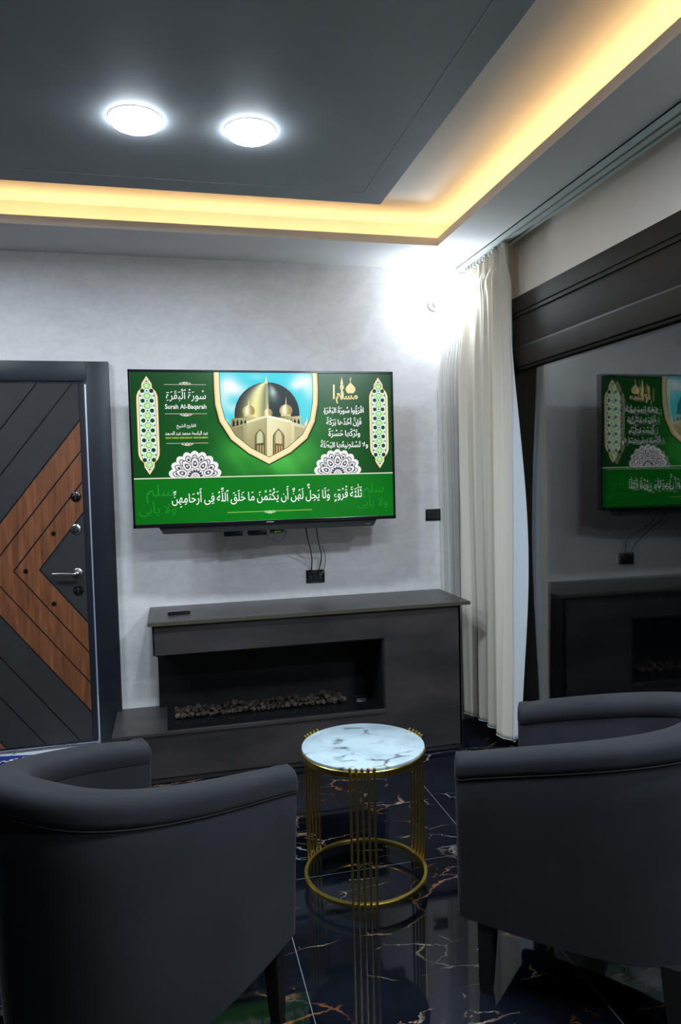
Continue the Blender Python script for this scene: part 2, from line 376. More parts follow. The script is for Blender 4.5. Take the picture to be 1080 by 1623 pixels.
# ------------------------------------------------------------------ curtains
def cloth(fn, ns, nz):
    bm = bmesh.new(); vs = [[bm.verts.new(fn(i/ns, j/nz)) for i in range(ns+1)] for j in range(nz+1)]
    for j in range(nz):
        for i in range(ns): bm.faces.new((vs[j][i], vs[j][i+1], vs[j+1][i+1], vs[j+1][i]))
    return bm
def solid(o, th):
    md = o.modifiers.new('thickness', 'SOLIDIFY'); md.thickness = th; md.offset = 0
def ease(t): t = max(0, min(1, t)); return t*t*(3-2*t)
ZT, ZH = ZS-.026, 0.095
def main_curtain(s, t):                      # s 0 = window edge .. 1 = by the corner; t 0 = top .. 1 = hem
    z = ZT+(ZH-ZT)*t
    y = 3.305+(3.76-3.305)*s
    pinch = ease((0.075-t)/0.055)            # gathered heading
    low = ease((t-.05)/.45)
    ph = 2*PI*(4.1*s+.10*math.sin(9*s+1)+.05*math.sin(2.6*t))
    wide = math.sin(ph)
    tri = math.sin(2*PI*9.3*s+1.1*math.sin(4*t)+2*s)*ease(1.2-.9*t)
    small = math.sin(2*PI*17*s+3*math.sin(3*t+5*s))
    x = 1.652+wide*(.026+.012*low)*(1-.75*pinch)+.011*tri*(1-.5*pinch)+.0022*small*(1-pinch)
    x += .013*pinch*(abs(math.sin(PI*11*s))**.6*2-1)
    x -= .014*math.exp(-((t-.055)/.016)**2)*abs(math.sin(PI*11*s))
    y += .012*math.sin(ph+1.2)*low
    x -= .050*ease((s-.50)/.50)*ease(t/.30); x = min(x, 1.700)
    x -= .010*t*(1-s)
    z -= .022*(1-s)**2*t + .007*wide*t
    return (x, y, z)
t_ = thing('curtain', 'long ivory pinch-pleated curtain gathered beside the window, in front of the sheer', 'curtain', (1.65, 3.5, 0.07))
o = obj('cloth', cloth(main_curtain, 260, 90), m_curtain, t_, 80); solid(o, .002)
def lining(s, t):                            # the satin side of the turned-back edge
    z = ZT-.30+(ZH-.02-(ZT-.30))*t
    e = Vector(main_curtain(0.0, (ZT-z)/(ZT-ZH)))
    w = .0008+.064*ease(t*1.7)*(1-.45*ease((t-.60)/.40))
    return (e.x-.002+w*s*.97, e.y+.002+.006*math.sin(PI*s)-.70*w*s+.003*math.sin(9*t+3*s)*min(1, w*40), z+.03*s*(t-.5))
o = obj('lining', cloth(lining, 14, 80), m_lining, t_, 80); solid(o, .002)
bm = bmesh.new(); pts = [main_curtain(i/200, 0.999) for i in range(201)]; tube(bm, [(p[0]-.001, p[1], p[2]) for p in pts], .0022, 6)
obj('hem', bm, m_lining, t_, True)
for i in range(12):
    p = main_curtain((i+.5)/12, .004); obj('hook', B(1.640, 1.656, p[1]-.003, p[1]+.003, ZT-.02, ZT-.001), m_white, t_)
def sheer(s, t):
    z = ZS-.028+(.105-(ZS-.028))*t
    y = 3.826+(3.872-3.826)*s
    x = 1.668-(.04+.120*ease(t/.26))*s
    f_ = math.sin(2*PI*4.3*s+.5*math.sin(4*t)+1.5*s)+.5*math.sin(2*PI*9*s+2*t)
    x += .004*f_; y += .0075*f_*ease(.2+t*3)
    return (x, y, z)
o = obj('sheer_curtain', cloth(sheer, 120, 60), m_sheer, None, 80); solid(o, .0015)
tag(o, 'thin greyish sheer curtain against the wall behind the ivory curtain', 'curtain')

# ------------------------------------------------------------------ door
dr = struct('door_1', loc=(-.86, YW, 0))
LX, RX, BZ, TZ = -1.335, -0.408, 0.100, 1.955        # leaf
bm = bmesh.new()
box(bm, -0.393, DX1, YW-.035, YW+.10, 0.0, DZ1, .003); box(bm, DX0, -1.35, YW-.035, YW+.10, 0.0, DZ1, .003)
box(bm, -1.36, -.385, YW-.035, YW+.10, TZ+.006, DZ1, .003)
obj('door_frame', bm, m_doorframe, dr, 30)
obj('frame_seal', B(-.3935, -.3915, YW-.006, YW+.02, 0.07, TZ), m_chrome, dr)
leaf = obj('door_leaf', B(LX, RX, YW-.012, YW+.045, BZ, TZ, .002), m_doorframe, dr)
SL, Z0 = 1.28, 1.01; PR, PL, PB, PT = -0.432, LX+.03, BZ+.012, TZ-.004
def boards(bands):
    bm = bmesh.new(); g_ = .0035
    for (h0, h1) in bands:
        for sg in (1, -1):
            poly = [(PL, PB), (PR, PB), (PR, PT), (PL, PT)]
            # signed height over the apex line: sg*(z-Z0) between h0 and h1 at x = PR, dropping along -x
            k = math.hypot(1, SL)
            poly = clip(poly, (-SL/k, sg/k), (sg*Z0+h1-SL*PR)/k-g_)
            if poly: poly = clip(poly, (SL/k, -sg/k), (-sg*Z0-h0+SL*PR)/k-g_)
            if poly: poly = clip(poly, (0, -sg), -sg*Z0)
            if len(poly) < 3: continue
            a = [bm.verts.new((x, YW-.012, z)) for x, z in poly]; b_ = [bm.verts.new((x, YW-.019, z)) for x, z in poly]
            bm.faces.new(b_); bm.faces.new(a)
            for i in range(len(a)): j = (i+1) % len(a); bm.faces.new((a[i], a[j], b_[j], b_[i]))
    bmesh.ops.remove_doubles(bm, verts=bm.verts, dist=1e-5)
    return bm
obj('oak_chevron', boards([(.283, .440), (.440, .598), (.598, .752), (1.43, 1.60)]), m_oak, leaf)['label'] = 'oak boards in an arrow pattern'
obj('charcoal_boards', boards([(-9, .283), (.752, .975), (.975, 1.19), (1.19, 1.43)]), m_board, leaf)
YF = YW-.019
def rose(x, z, r, m, name='escutcheon'):
    bm = bmesh.new(); lathe(bm, [(0, .001), (r, .001), (r, -.005), (r*.86, -.008), (0, -.008)], (x, YF, z), 28, 'Y')
    return obj(name, bm, m, leaf, True)
def cyl_lock(parent, x, z, m):
    bm = bmesh.new(); lathe(bm, [(0, -.006), (.0085, -.006), (.0085, -.014), (.007, -.016), (0, -.016)], (x, YF, z+.004), 20, 'Y'); box(bm, x-.0045, x+.0045, YF-.014, YF-.006, z-.014, z)
    return obj('lock_cylinder', bm, m, leaf, True)
rose(-.464, 1.378, .026, m_gloss); cyl_lock(leaf, -.466, 1.376, m_chrome)
bm = bmesh.new(); box(bm, -.485, -.455, YF-.014, YF-.007, 1.384, 1.392, .002)
bmesh.ops.rotate(bm, cent=(-.47, YF, 1.388), matrix=Matrix.Rotation(-.8, 3, 'Y'), verts=bm.verts); obj('thumb_turn', bm, m_chrome, leaf)
rose(-.470, 1.211, .026, m_chrome); cyl_lock(leaf, -.470, 1.209, m_nickel)
rose(-.471, .898, .025, m_gloss); cyl_lock(leaf, -.471, .898, m_chrome)
bm = bmesh.new()
for sx in (-.017, .017): lathe(bm, [(0, -.007), (.003, -.007), (.003, -.0095), (0, -.0105)], (-.471+sx, YF, .898), 10, 'Y')
obj('screw', bm, m_chrome, leaf, True)
r_ = rose(-.471, .985, .026, m_nickel, 'handle_rose')
bm = bmesh.new(); lathe(bm, [(0, -.006), (.011, -.006), (.010, -.040), (0, -.046)], (-.471, YF, .985), 18, 'Y')
tube(bm, smoothline([(-.471, YF-.036, .985), (-.490, YF-.040, .9855), (-.54, YF-.041, .989), (-.588, YF-.040, .990)], 6), .0075, 12)
obj('lever', bm, m_nickel, leaf, True)
for (x, z) in ((-.579, 1.194), (-.718, 1.010), (-.591, .836)):
    bm = bmesh.new(); lathe(bm, [(.011, .001), (.011, -.004), (.008, -.008), (0, -.009)], (x, YF, z), 18, 'Y'); obj('stud', bm, m_gloss, leaf, True)
obj('threshold', B(DX0, DX1+.002, YW-.26, YW+.11, 0, .078, .004), m_threshold, dr)
# lit corridor beyond the door, seen through the crack
bm = bmesh.new(); box(bm, -1.6, .2, YW+1.2, YW+1.25, 0, 2.6); box(bm, -1.65, -1.6, YW+.12, YW+1.25, 0, 2.6); box(bm, .2, .25, YW+.12, YW+1.25, 0, 2.6); box(bm, -1.65, .25, YW+.12, YW+1.25, 2.6, 2.65); box(bm, -1.65, .25, YW+.12, YW+1.25, -.05, 0)
hall = struct('wall_hallway', bm, m_hall)
area('hall_light', (-.7, YW+.7, 2.55), (0, 0, 0), .3, .3, HALL_W, (.72, .78, 1.0), None, 'DISK')

# rug lying on the step before the door
def prism(pts, z0, z1):
    bm = bmesh.new(); loft(bm, [[Vector((x, y, z)) for x, y in pts] for z in (z0, z1)]); return bm
t_ = thing('rug', 'navy rug with a black and white checked border before the door', 'rug', (-1.05, 3.76, .078))
obj('pile', prism([(-.693, 3.835), (-.88, 3.866), (-1.42, 3.868), (-1.42, 3.67), (-.693, 3.67)], .078, .082), m_rug, t_)
obj('border', prism([(-.690, 3.838), (-1.40, 3.621), (-1.394, 3.603), (-.684, 3.820)], .0782, .0835), m_rugedge, t_)['label'] = 'black and white checked border'

# ------------------------------------------------------------------ fireplace
FY = 3.475
t_ = thing('fireplace', 'low dark grey electric fireplace unit with a long open recess', 'fireplace', (.65, 3.68, 0))
bm = bmesh.new()
box(bm, -.296, 1.44, FY+.010, YW, 0.004, .235); box(bm, 1.035, 1.44, FY+.010, YW, .235, .764); box(bm, -.095, 1.04, FY+.010, YW, .622, .764)
obj('cabinet_body', bm, m_slate, t_)
bm = bmesh.new()      # front cladding
box(bm, -.300, 1.452, FY, FY+.012, 0.030, .236, .0015); box(bm, 1.037, 1.452, FY, FY+.012, .236, .764, .0015); box(bm, -.100, 1.037, FY, FY+.012, .620, .764, .0015)
box(bm, -.304, -.292, FY, YW, 0.030, .236, .001); box(bm, -.1035, -.093, FY, YW, .620, .764, .001); box(bm, 1.440, 1.452, FY, YW, 0.030, .764, .001)
obj('front_panel', bm, m_slate, t_)
obj('plinth', B(-.28, 1.43, FY+.02, YW, 0, .032), m_black, t_)
o = obj('hearth_top', B(-.304, 1.037, FY-.006, YW, .236, .252, .0015), m_slate, t_)
bm = bmesh.new(); box(bm, -.120, 1.500, FY-.020, YW, .764, .782, .0012); obj('mantel_shelf', bm, m_slate, t_)
bm = bmesh.new(); box(bm, -.1206, 1.5006, FY-.0215, FY-.0195, .7645, .7815); box(bm, -.1218, -.1198, FY-.021, YW, .7645, .7815)
obj('edge_band', bm, m_slate_edge, t_)['label'] = 'olive brown front edge of the shelf'
bm = bmesh.new(); box(bm, -.090, 1.037, YW-.035, YW-.002, .252, .622); box(bm, 1.026, 1.0375, FY+.012, YW, .252, .622); box(bm, -.09, 1.037, FY+.012, YW, .612, .6225)
obj('recess_lining', bm, m_black, t_)
bm = bmesh.new()
x0, x1, y0, y1 = -.02, 1.00, 3.615, 3.775
for a_ in ((x0-.03, 1.036, 3.492, y0), (x0-.03, 1.036, y1, 3.866), (x0-.03, x0, y0, y1), (x1, 1.036, y0, y1)): box(bm, *a_, .250, .256, .001)
box(bm, x0, x1, y0, y1, .250, .254)
obj('burner_tray', bm, m_gloss, t_)
bm = bmesh.new(); box(bm, .93, .985, 3.66, 3.72, .254, .262, .002); tube(bm, [(.915, 3.69, .254), (.915, 3.69, .285)], .002, 8); obj('igniter', bm, m_nickel, t_, 30)
# lava stones: a few shapes, then copies
def rock_bm(seed):
    r_ = random.Random(seed); bm = bmesh.new(); bmesh.ops.create_icosphere(bm, subdivisions=2, radius=.5)
    for v_ in bm.verts: v_.co *= .62+.62*r_.random()
    bmesh.ops.scale(bm, vec=(1.15, .9, .75), verts=bm.verts); return bm
protos = []; n = 0; rr = random.Random(5)
for row, (yy, zz) in enumerate(((3.640, .0), (3.672, .0), (3.704, .002), (3.735, .004), (3.66, .018), (3.70, .020))):
    x = .0 if row < 4 else .05
    while x < (.865 if row < 4 else .80):
        s_ = rr.uniform(.022, .036)*(1.2 if x > .75 else 1)
        if len(protos) < 6:
            o = obj('lava_rock', rock_bm(n), m_rock, None); protos.append(o)
        else: o = protos[rr.randrange(6)].copy(); C.objects.link(o)
        if row < 4 or rr.random() < .6:
            o.scale = (s_, s_, s_*.9); o.location = (x, yy+rr.uniform(-.006, .006), zz+.2545+s_*.50); o.rotation_euler = (rr.uniform(-.4, .4), rr.uniform(-.4, .4), rr.uniform(0, 6))
            tag(o, 'small grey brown lava rock in the fireplace burner tray', 'rock', 'lava rocks in the burner tray'); n += 1
        else:
            if o in protos: protos.remove(o)
            bpy.data.objects.remove(o)
        x += s_*1.02
# remote on the shelf
t_ = thing('remote_control', 'small black remote control lying on the fireplace shelf', 'remote control', (.025, 3.64, .782))
bm = B(-.055, .055, -.019, .019, .001, .017, .006, 3); R_ = Matrix.Rotation(.10, 3, 'Z')
bmesh.ops.rotate(bm, cent=(0, 0, 0), matrix=R_, verts=bm.verts); bmesh.ops.translate(bm, vec=(.025, 3.64, .782), verts=bm.verts); obj('remote_body', bm, m_gloss, t_, 30)
bm = bmesh.new()
for i in range(5):
    for j in range(2): box(bm, -.04+.016*i, -.03+.016*i, -.012+.014*j, -.002+.014*j, .0168, .0182, .0004)
bmesh.ops.rotate(bm, cent=(0, 0, 0), matrix=R_, verts=bm.verts); bmesh.ops.translate(bm, vec=(.025, 3.64, .782), verts=bm.verts); obj('keypad', bm, mat('key_grey', rgb(110, 110, 112), .5), t_)

# ------------------------------------------------------------------ wall outlets
def outlet(x, z, w, h, label, slots):
    t_ = thing('wall_outlet', label, 'wall outlet', (x, YW, z))
    obj('cover_plate', B(x-w/2, x+w/2, YW-.009, YW, z-h/2, z+h/2, .003), m_gloss, t_, 30)
    for k in range(slots):
        xx = x-w*.26+w*.52*k/max(1, slots-1)
        bm = B(xx-w*.115, xx+w*.115, YW-.0105, YW-.007, z-h*.34, z+h*.34, .001)
        obj('socket', bm, m_black, t_)
outlet(1.472, 1.213, .092, .066, 'black wall plate beside the curtain, right of the television', 3)
outlet(.772, .897, .104, .072, 'black wall outlet with cables above the fireplace shelf', 3)

# ------------------------------------------------------------------ television
TY = 3.59; TX0, TX1, TZ0, TZ1 = -.174, 1.147, 1.219, 1.980
tv = thing('television', 'large wall television showing a green screen with mosque and Arabic text', 'television', (.486, 3.62, TZ0))
bm = bmesh.new(); bz = .011
box(bm, TX0, TX1, TY, TY+.030, TZ0, TZ1, .002)
obj('housing', bm, m_gloss, tv)
bm = bmesh.new(); y0, y1 = TY-.006, TY+.001
for a_ in ((TX0, TX0+bz, TZ0, TZ1), (TX1-bz, TX1, TZ0, TZ1), (TX0, TX1, TZ1-bz, TZ1), (TX0, TX1, TZ0, TZ0+.018)): box(bm, a_[0], a_[1], y0, y1, a_[2], a_[3], .0015)
obj('bezel', bm, m_gloss, tv)
obj('rear_housing', B(.06, .92, TY+.028, TY+.075, TZ0+.04, TZ0+.50, .012), m_black, tv)
bm = bmesh.new(); box(bm, .30, .68, TY+.072, TY+.085, 1.45, 1.75); tube(bm, [(.49, TY+.08, 1.6), (.60, TY+.19, 1.6), (.49, YW-.02, 1.6)], .018, 10); box(bm, .39, .59, YW-.022, YW, 1.48, 1.72, .003)
obj('mount_arm', bm, m_black, tv)
obj('maker_badge', B(.468, .505, TY-.0075, TY-.005, TZ0+.006, TZ0+.0105), mat('badge_silver', rgb(150, 150, 150), .4), tv)

# --- the picture on the screen: flat coloured shapes in one mesh, colours per corner
PXS = 450/1080
def S(cx, cy):
    """a position on the picture (measured on an enlarged view of the set) as x, z on the panel"""
    px, py = 190+cx*PXS, 570+cy*PXS
    r = RR*((px-540)/F)+DD*((py-811.5)/F)+_f
    k = TY/r.y; return (r.x*k, H+r.z*k)
sbm = bmesh.new(); SCOL = sbm.loops.layers.float_color.new('Col'); layer = [0]
YS = TY-.0008
def up(): layer[0] += 1
def poly(pts, cols):
    """pts in panel metres; cols one colour or one per point (0..255)"""
    if len(pts) < 3: return
    y = YS-.00004*layer[0]
    vs = [sbm.verts.new((p[0], y, p[1])) for p in pts]
    try: f_ = sbm.faces.new(vs)
    except ValueError: return
    if not isinstance(cols[0], (tuple, list)): cols = [cols]*len(pts)
    for l_, c_ in zip(f_.loops, cols): l_[SCOL] = (lin(c_[0]), lin(c_[1]), lin(c_[2]), 1)
def spoly(pts, cols): poly([S(*p) for p in pts], cols)
SX0, SX1, SZ0, SZ1 = TX0+bz-.001, TX1-bz+.001, TZ0+.017, TZ1-bz+.001
GX, GZ = S(568, 330)
zline0 = S(55, 454)[1]; zline1 = S(1037, 430)[1]; ZL = (zline0+zline1)/2
def bg(x, z):
    w = 1.4*math.sin(8*x+5*z+2*math.sin(9*z))+math.sin(17*x-11*z+1)+math.sin(31*x+23*z)*.6+math.sin(47*z-13*x)*.4+math.sin(73*x+51*z)*.3
    if z > ZL:
        d = math.exp(-(((x-GX)/.30)**2+((z-GZ+.04)/.20)**2)); e = math.exp(-((x-GX)/.52)**2)
        k = 1+.22*w
        return (6+(50*d)*k, 62+26*e+70*d*k, 18+38*d*k)
    e = math.exp(-((x-GX-.05)/.6)**2); return (0, 100+22*e+1.5*w, 12+8*e)
def grid_fill(x0, x1, z0, z1, nx, nz):
    y = YS
    vs = [[sbm.verts.new((x0+(x1-x0)*i/nx, y, z0+(z1-z0)*j/nz)) for i in range(nx+1)] for j in range(nz+1)]
    for j in range(nz):
        for i in range(nx):
            f_ = sbm.faces.new((vs[j][i], vs[j][i+1], vs[j+1][i+1], vs[j+1][i]))
            for l_ in f_.loops: l_[SCOL] = tuple(lin(max(0, min(255, c_))) for c_ in bg(l_.vert.co.x, min(l_.vert.co.z, ZL-1e-4) if z1 <= ZL else max(l_.vert.co.z, ZL+1e-4)))+(1,)
grid_fill(SX0, SX1, ZL, SZ1, 120, 60); grid_fill(SX0, SX1, SZ0, ZL, 80, 24)
# lettering ----------------------------------------------------
AR = {}
for ch, base, nf in (('ا', 0xFE8D, 2), ('أ', 0xFE83, 2), ('إ', 0xFE87, 2), ('ب', 0xFE8F, 4), ('ة', 0xFE93, 2), ('ت', 0xFE95, 4), ('ث', 0xFE99, 4), ('ج', 0xFE9D, 4), ('ح', 0xFEA1, 4), ('خ', 0xFEA5, 4), ('د', 0xFEA9, 2), ('ذ', 0xFEAB, 2), ('ر', 0xFEAD, 2), ('ز', 0xFEAF, 2), ('س', 0xFEB1, 4), ('ش', 0xFEB5, 4), ('ص', 0xFEB9, 4), ('ض', 0xFEBD, 4), ('ط', 0xFEC1, 4), ('ع', 0xFEC9, 4), ('ف', 0xFED1, 4), ('ق', 0xFED5, 4), ('ك', 0xFED9, 4), ('ل', 0xFEDD, 4), ('م', 0xFEE1, 4), ('ن', 0xFEE5, 4), ('ه', 0xFEE9, 4), ('و', 0xFEED, 2), ('ى', 0xFEEF, 2), ('ي', 0xFEF1, 4), ('ء', 0xFE80, 1), ('ؤ', 0xFE85, 2), ('ئ', 0xFE89, 4), ('ٱ', 0xFB50, 2), ('\u0001', 0xFEFB, 2)):
    AR[ch] = (base, nf)
MARKS = '\u064b\u064c\u064d\u064e\u064f\u0650\u0651\u0652\u0653\u0670\u06da'
def glyph_mesh(s, off=0.0):
    cu = bpy.data.curves.new('tmp', 'FONT'); cu.body = s; cu.offset = off; cu.resolution_u = 3
    ob = bpy.data.objects.new('tmp', cu); C.objects.link(ob); bpy.context.view_layer.update()
    me = bpy.data.meshes.new_from_object(ob.evaluated_get(bpy.context.evaluated_depsgraph_get()))
    vs = [(v_.co.x, v_.co.y) for v_ in me.vertices]; fs = [tuple(p.vertices) for p in me.polygons]
    bpy.data.objects.remove(ob); bpy.data.curves.remove(cu); bpy.data.meshes.remove(me)
    return vs, fs
_gc = {}
def gm(s, off=0.0):
    if (s, off) not in _gc: _gc[(s, off)] = glyph_mesh(s, off)
    return _gc[(s, off)]
def adv(s):
    a = min(p[0] for p in gm(s+'|')[0] if True) if not s else 0
    full = gm(s+'|')[0]; bar = gm('|')[0]; w = max(p[0] for p in full)-max(p[0] for p in bar)
    return w
def shape(text):
    """letters joined in their contextual forms; returns (glyph, marks) in reading order"""
    text = text.replace('لا', '\u0001'); items = []
    for ch in text:
        if ch in MARKS and items: items[-1][1].append(ch)
        else: items.append([ch, []])
    out = []
    for i, (ch, mk_) in enumerate(items):
        if ch not in AR: out.append((ch, mk_)); continue
        base, nf = AR[ch]
        prev = i > 0 and items[i-1][0] in AR and AR[items[i-1][0]][1] == 4
        nxt = i+1 < len(items) and items[i+1][0] in AR and AR[items[i+1][0]][1] > 1 and nf == 4
        form = (3 if nxt else 1) if (prev and nf > 1) else (2 if nxt else 0)
        out.append((chr(base+form), mk_))
    return out
def arabic(text, off=0.0):
    vs, fs = [], []; x = 0.0
    def put(m_, dx, dz):
        k = len(vs); vs.extend((p[0]+dx, p[1]+dz) for p in m_[0]); fs.extend(tuple(i+k for i in f_) for f_ in m_[1])
    for g_, mk_ in reversed(shape(text)):
        if g_ == ' ': x += .20; continue
        m_ = gm(g_, off); w = adv(g_); put(m_, x, 0)
        top = max(p[1] for p in m_[0]); bot = min(p[1] for p in m_[0]); lo = hi = 0
        for d_ in mk_:
            dm = gm(d_, off); a0, a1 = min(p[0] for p in dm[0]), max(p[0] for p in dm[0]); b0, b1 = min(p[1] for p in dm[0]), max(p[1] for p in dm[0])
            if b1 < .2: dz = min(0, bot-.04-b1)-lo; lo += (b1-b0)+.03
            else: dz = max(0, top+.05-b0)+hi; hi += (b1-b0)+.03
            put(dm, x+w/2-(a0+a1)/2, dz)
        x += w
    return vs, fs
def write(m_, cx0, cx1, cyb, col, hscale=1.0):
    vs, fs = m_
    a0, a1 = min(p[0] for p in vs), max(p[0] for p in vs)
    X0, X1 = S(cx0, cyb)[0], S(cx1, cyb)[0]; zb = S((cx0+cx1)/2, cyb)[1]; k = (X1-X0)/(a1-a0)
    for f_ in fs: poly([(X0+(vs[i][0]-a0)*k, zb+vs[i][1]*k*hscale) for i in f_], col)
WH = (250, 252, 250)
def disc(c, rx, rz, col, n=20, a0=0, a1=2*PI):
    pts = [(c[0]+rx*math.cos(a0+(a1-a0)*i/n), c[1]+rz*math.sin(a0+(a1-a0)*i/n)) for i in range(n+(0 if a1-a0 > 6.2 else 1))]
    poly(pts, col)
def bar(cx0, cx1, cy, th, col):
    z = S((cx0+cx1)/2, cy)[1]; x0, x1 = S(cx0, cy)[0], S(cx1, cy)[0]; poly([(x0, z-th/2), (x1, z-th/2), (x1, z+th/2), (x0, z+th/2)], col)
def arc(c, r, th, a0, a1, col, n=18, sz=1.0):
    for i in range(n):
        p, q = a0+(a1-a0)*i/n, a0+(a1-a0)*(i+1)/n
        poly([(c[0]+(r-th/2)*math.cos(p), c[1]+sz*(r-th/2)*math.sin(p)), (c[0]+(r+th/2)*math.cos(p), c[1]+sz*(r+th/2)*math.sin(p)), (c[0]+(r+th/2)*math.cos(q), c[1]+sz*(r+th/2)*math.sin(q)), (c[0]+(r-th/2)*math.cos(q), c[1]+sz*(r-th/2)*math.sin(q))], col)
# divider and lower thin line
up(); z = ZL; poly([(SX0, z-.0028), (SX1, z-.0028), (SX1, z+.0022), (SX0, z+.0022)], (236, 246, 214)); poly([(SX0, z-.0052), (SX1, z-.0052), (SX1, z-.0028), (SX0, z-.0028)], (10, 60, 14))
bar(410, 732, 576, .0022, (190, 226, 120))
# scroll ornaments
def scroll(cx, cy, w, sgn, col):
    c = S(cx, cy); s_ = w
    arc(c, s_*.20, s_*.045, 0, PI, col, 14, sgn); arc((c[0], c[1]+sgn*s_*.03), s_*.09, s_*.05, -.3, 2*PI-.3, col, 12)
    for d_ in (-1, 1):
        arc((c[0]+d_*s_*.29, c[1]+sgn*s_*.06), s_*.10, s_*.05, 0, 2*PI, col, 12); arc((c[0]+d_*s_*.46, c[1]+sgn*s_*.045), s_*.065, s_*.04, 0, 2*PI, col, 10)
        arc((c[0]+d_*s_*.13, c[1]+sgn*s_*.13), s_*.07, s_*.04, 0, 2*PI, col, 10)
CR = (240, 226, 214)
bar(168, 328, 95, .0018, CR); scroll(248, 94, .052, 1, CR)
bar(172, 332, 206, .0018, CR); scroll(252, 207, .052, -1, CR)
bar(177, 337, 318, .0018, CR); scroll(257, 319, .052, -1, CR)
scroll(572, 576, .052, -1, (220, 240, 210))
# watermarks of the lower band
wm = arabic('ولا يأبى'); wm2 = arabic('سلم')
WM = (26, 138, 34)
write(wm2, 100, 205, 520, WM); write(wm, 75, 215, 585, WM); write(wm2, 925, 1005, 505, WM); write(wm, 905, 1020, 555, WM)
up()
write(arabic('ثَلَٰثَةَ قُرُوٓءٍ \u06da وَلَا يَحِلُّ لَهُنَّ أَن يَكْتُمْنَ مَا خَلَقَ ٱللَّهُ فِى أَرْحَامِهِنَّ', .006), 198, 922, 534, WH, 1.35)
write(arabic('سُورَةُ ٱلْبَقَرَةِ', .004), 176, 328, 150, WH, 1.15)
write(gm('Surah Al-Baqarah', .013), 172, 330, 187, WH, 1.1)
write(arabic('القارئ الشيخ', .006), 216, 290, 257, WH, 1.2)
write(arabic('عبد الباسط محمد عبد الصمد', .012), 172, 336, 286, WH, 1.35)
write(gm('QARI SHEIKH ABDULBASIT ABDUSSAMAD', .006), 174, 336, 300, (226, 240, 90))
write(arabic('اقْرَؤُوا سُورَةَ البَقَرَةِ', .02), 776, 928, 202, WH, 1.15)
write(arabic('فَإنَّ أخْذَها بَرَكَةٌ', .02), 786, 920, 247, WH, 1.1)
write(arabic('وتَرْكَها حَسْرَةٌ', .02), 794, 915, 290, WH, 1.1)
write(arabic('ولا تَسْتَطِيعُها البَطَلَةُ', .02), 764, 945, 333, WH, 1.1)
# small gold emblem: lettering under a dome and a minaret
GD = (246, 222, 160)
write(arabic('مسلم', .03), 822, 906, 150, GD, 1.0)
spoly([(811, 95), (818, 95), (818, 150), (811, 150)], GD); spoly([(826, 128), (838, 128), (838, 134), (826, 134)], GD)
spoly([(841, 92), (848, 92), (848, 152), (841, 152)], GD); spoly([(839, 92), (844.5, 66), (850, 92)], GD); spoly([(838, 98), (852, 98), (852, 112), (838, 112)], GD)
cD = S(878, 112); sD = S(892, 112)[0]-cD[0]
poly([(cD[0]+sD*x, cD[1]+sD*z) for x, z in ((-.8, -1.1), (.8, -1.1), (1.0, -.85), (1.35, -.2), (1.2, .5), (.6, 1.1), (0, 1.75), (-.6, 1.1), (-1.2, .5), (-1.35, -.2), (-1.0, -.85))], GD)
poly([(cD[0]+sD*x, cD[1]+sD*z) for x, z in ((-.08, 1.6), (.08, 1.6), (.08, 2.5), (-.08, 2.5))], GD); arc((cD[0], cD[1]+sD*2.75), sD*.25, sD*.12, -2.6, 2.0, GD, 10)
# ornamental lattice columns
def column(c0, c1, hw):
    a, b_ = S(*c0), S(*c1)
    L_ = a[1]-b_[1]; cx_ = (a[0]+b_[0])/2
    def Q(u, v_): return (cx_+u*hw, a[1]-v_*L_)
    half = [(0, 0), (.22, .035), (.46, .075), (.50, .12), (.82, .155), (.98, .20), (1, .25), (1, .75), (.98, .80), (.82, .845), (.50, .88), (.46, .925), (.22, .965), (0, 1)]
    full = half + [(-u, v_) for u, v_ in reversed(half[1:-1])]
    def shp(k, kv, col): up(); poly([Q(u*k, .5+(v_-.5)*kv) for u, v_ in full], col)
    shp(1.10, 1.02, (10, 60, 20)); shp(1.0, 1.0, (250, 214, 150)); shp(.93, .985, (252, 236, 196)); shp(.80, .95, (12, 74, 26)); shp(.76, .942, (222, 244, 228))
    up(); DK = (8, 66, 24)
    N_ = 9; st = .80/(N_-1)
    def ngon(u, v_, r, col, n=8, ro=PI/8, sy=1.0): c_ = Q(u, v_); poly([(c_[0]+r*math.cos(ro+2*PI*i/n), c_[1]+sy*r*math.sin(ro+2*PI*i/n)) for i in range(n)], col)
    for i in range(N_):
        v_ = .10+st*i; ngon(0, v_, hw*.295, DK)
        if i < N_-1:
            for s_ in (-1, 1): ngon(s_*.42, v_+st/2, hw*.21, DK, 8, 0)
            ngon(0, v_+st/2, hw*.10, DK, 4, 0)
            for s_ in (-1, 1): ngon(s_*.18, v_+st*.34, hw*.055, DK, 3, .5); ngon(s_*.18, v_+st*.66, hw*.055, DK, 3, .5)
        if 0 < i < N_-1:
            for s_ in (-1, 1): ngon(s_*.62, v_, hw*.12, DK, 3, 0 if s_ < 0 else PI); ngon(s_*.40, v_-st*.05, hw*.05, DK, 4, 0); ngon(s_*.40, v_+st*.1, hw*.05, DK, 4, 0)
    ngon(0, .055, hw*.10, DK, 4, 0); ngon(0, .945, hw*.10, DK, 4, 0)
    up()
    for i in range(N_): ngon(0, .10+st*i, hw*.24, (190, 250, 150), 12, 0)
hwL = (S(148, 250)[0]-S(66, 250)[0])/2
column((100, 62), (115, 438), hwL); column((982, 68), (990, 413), hwL)
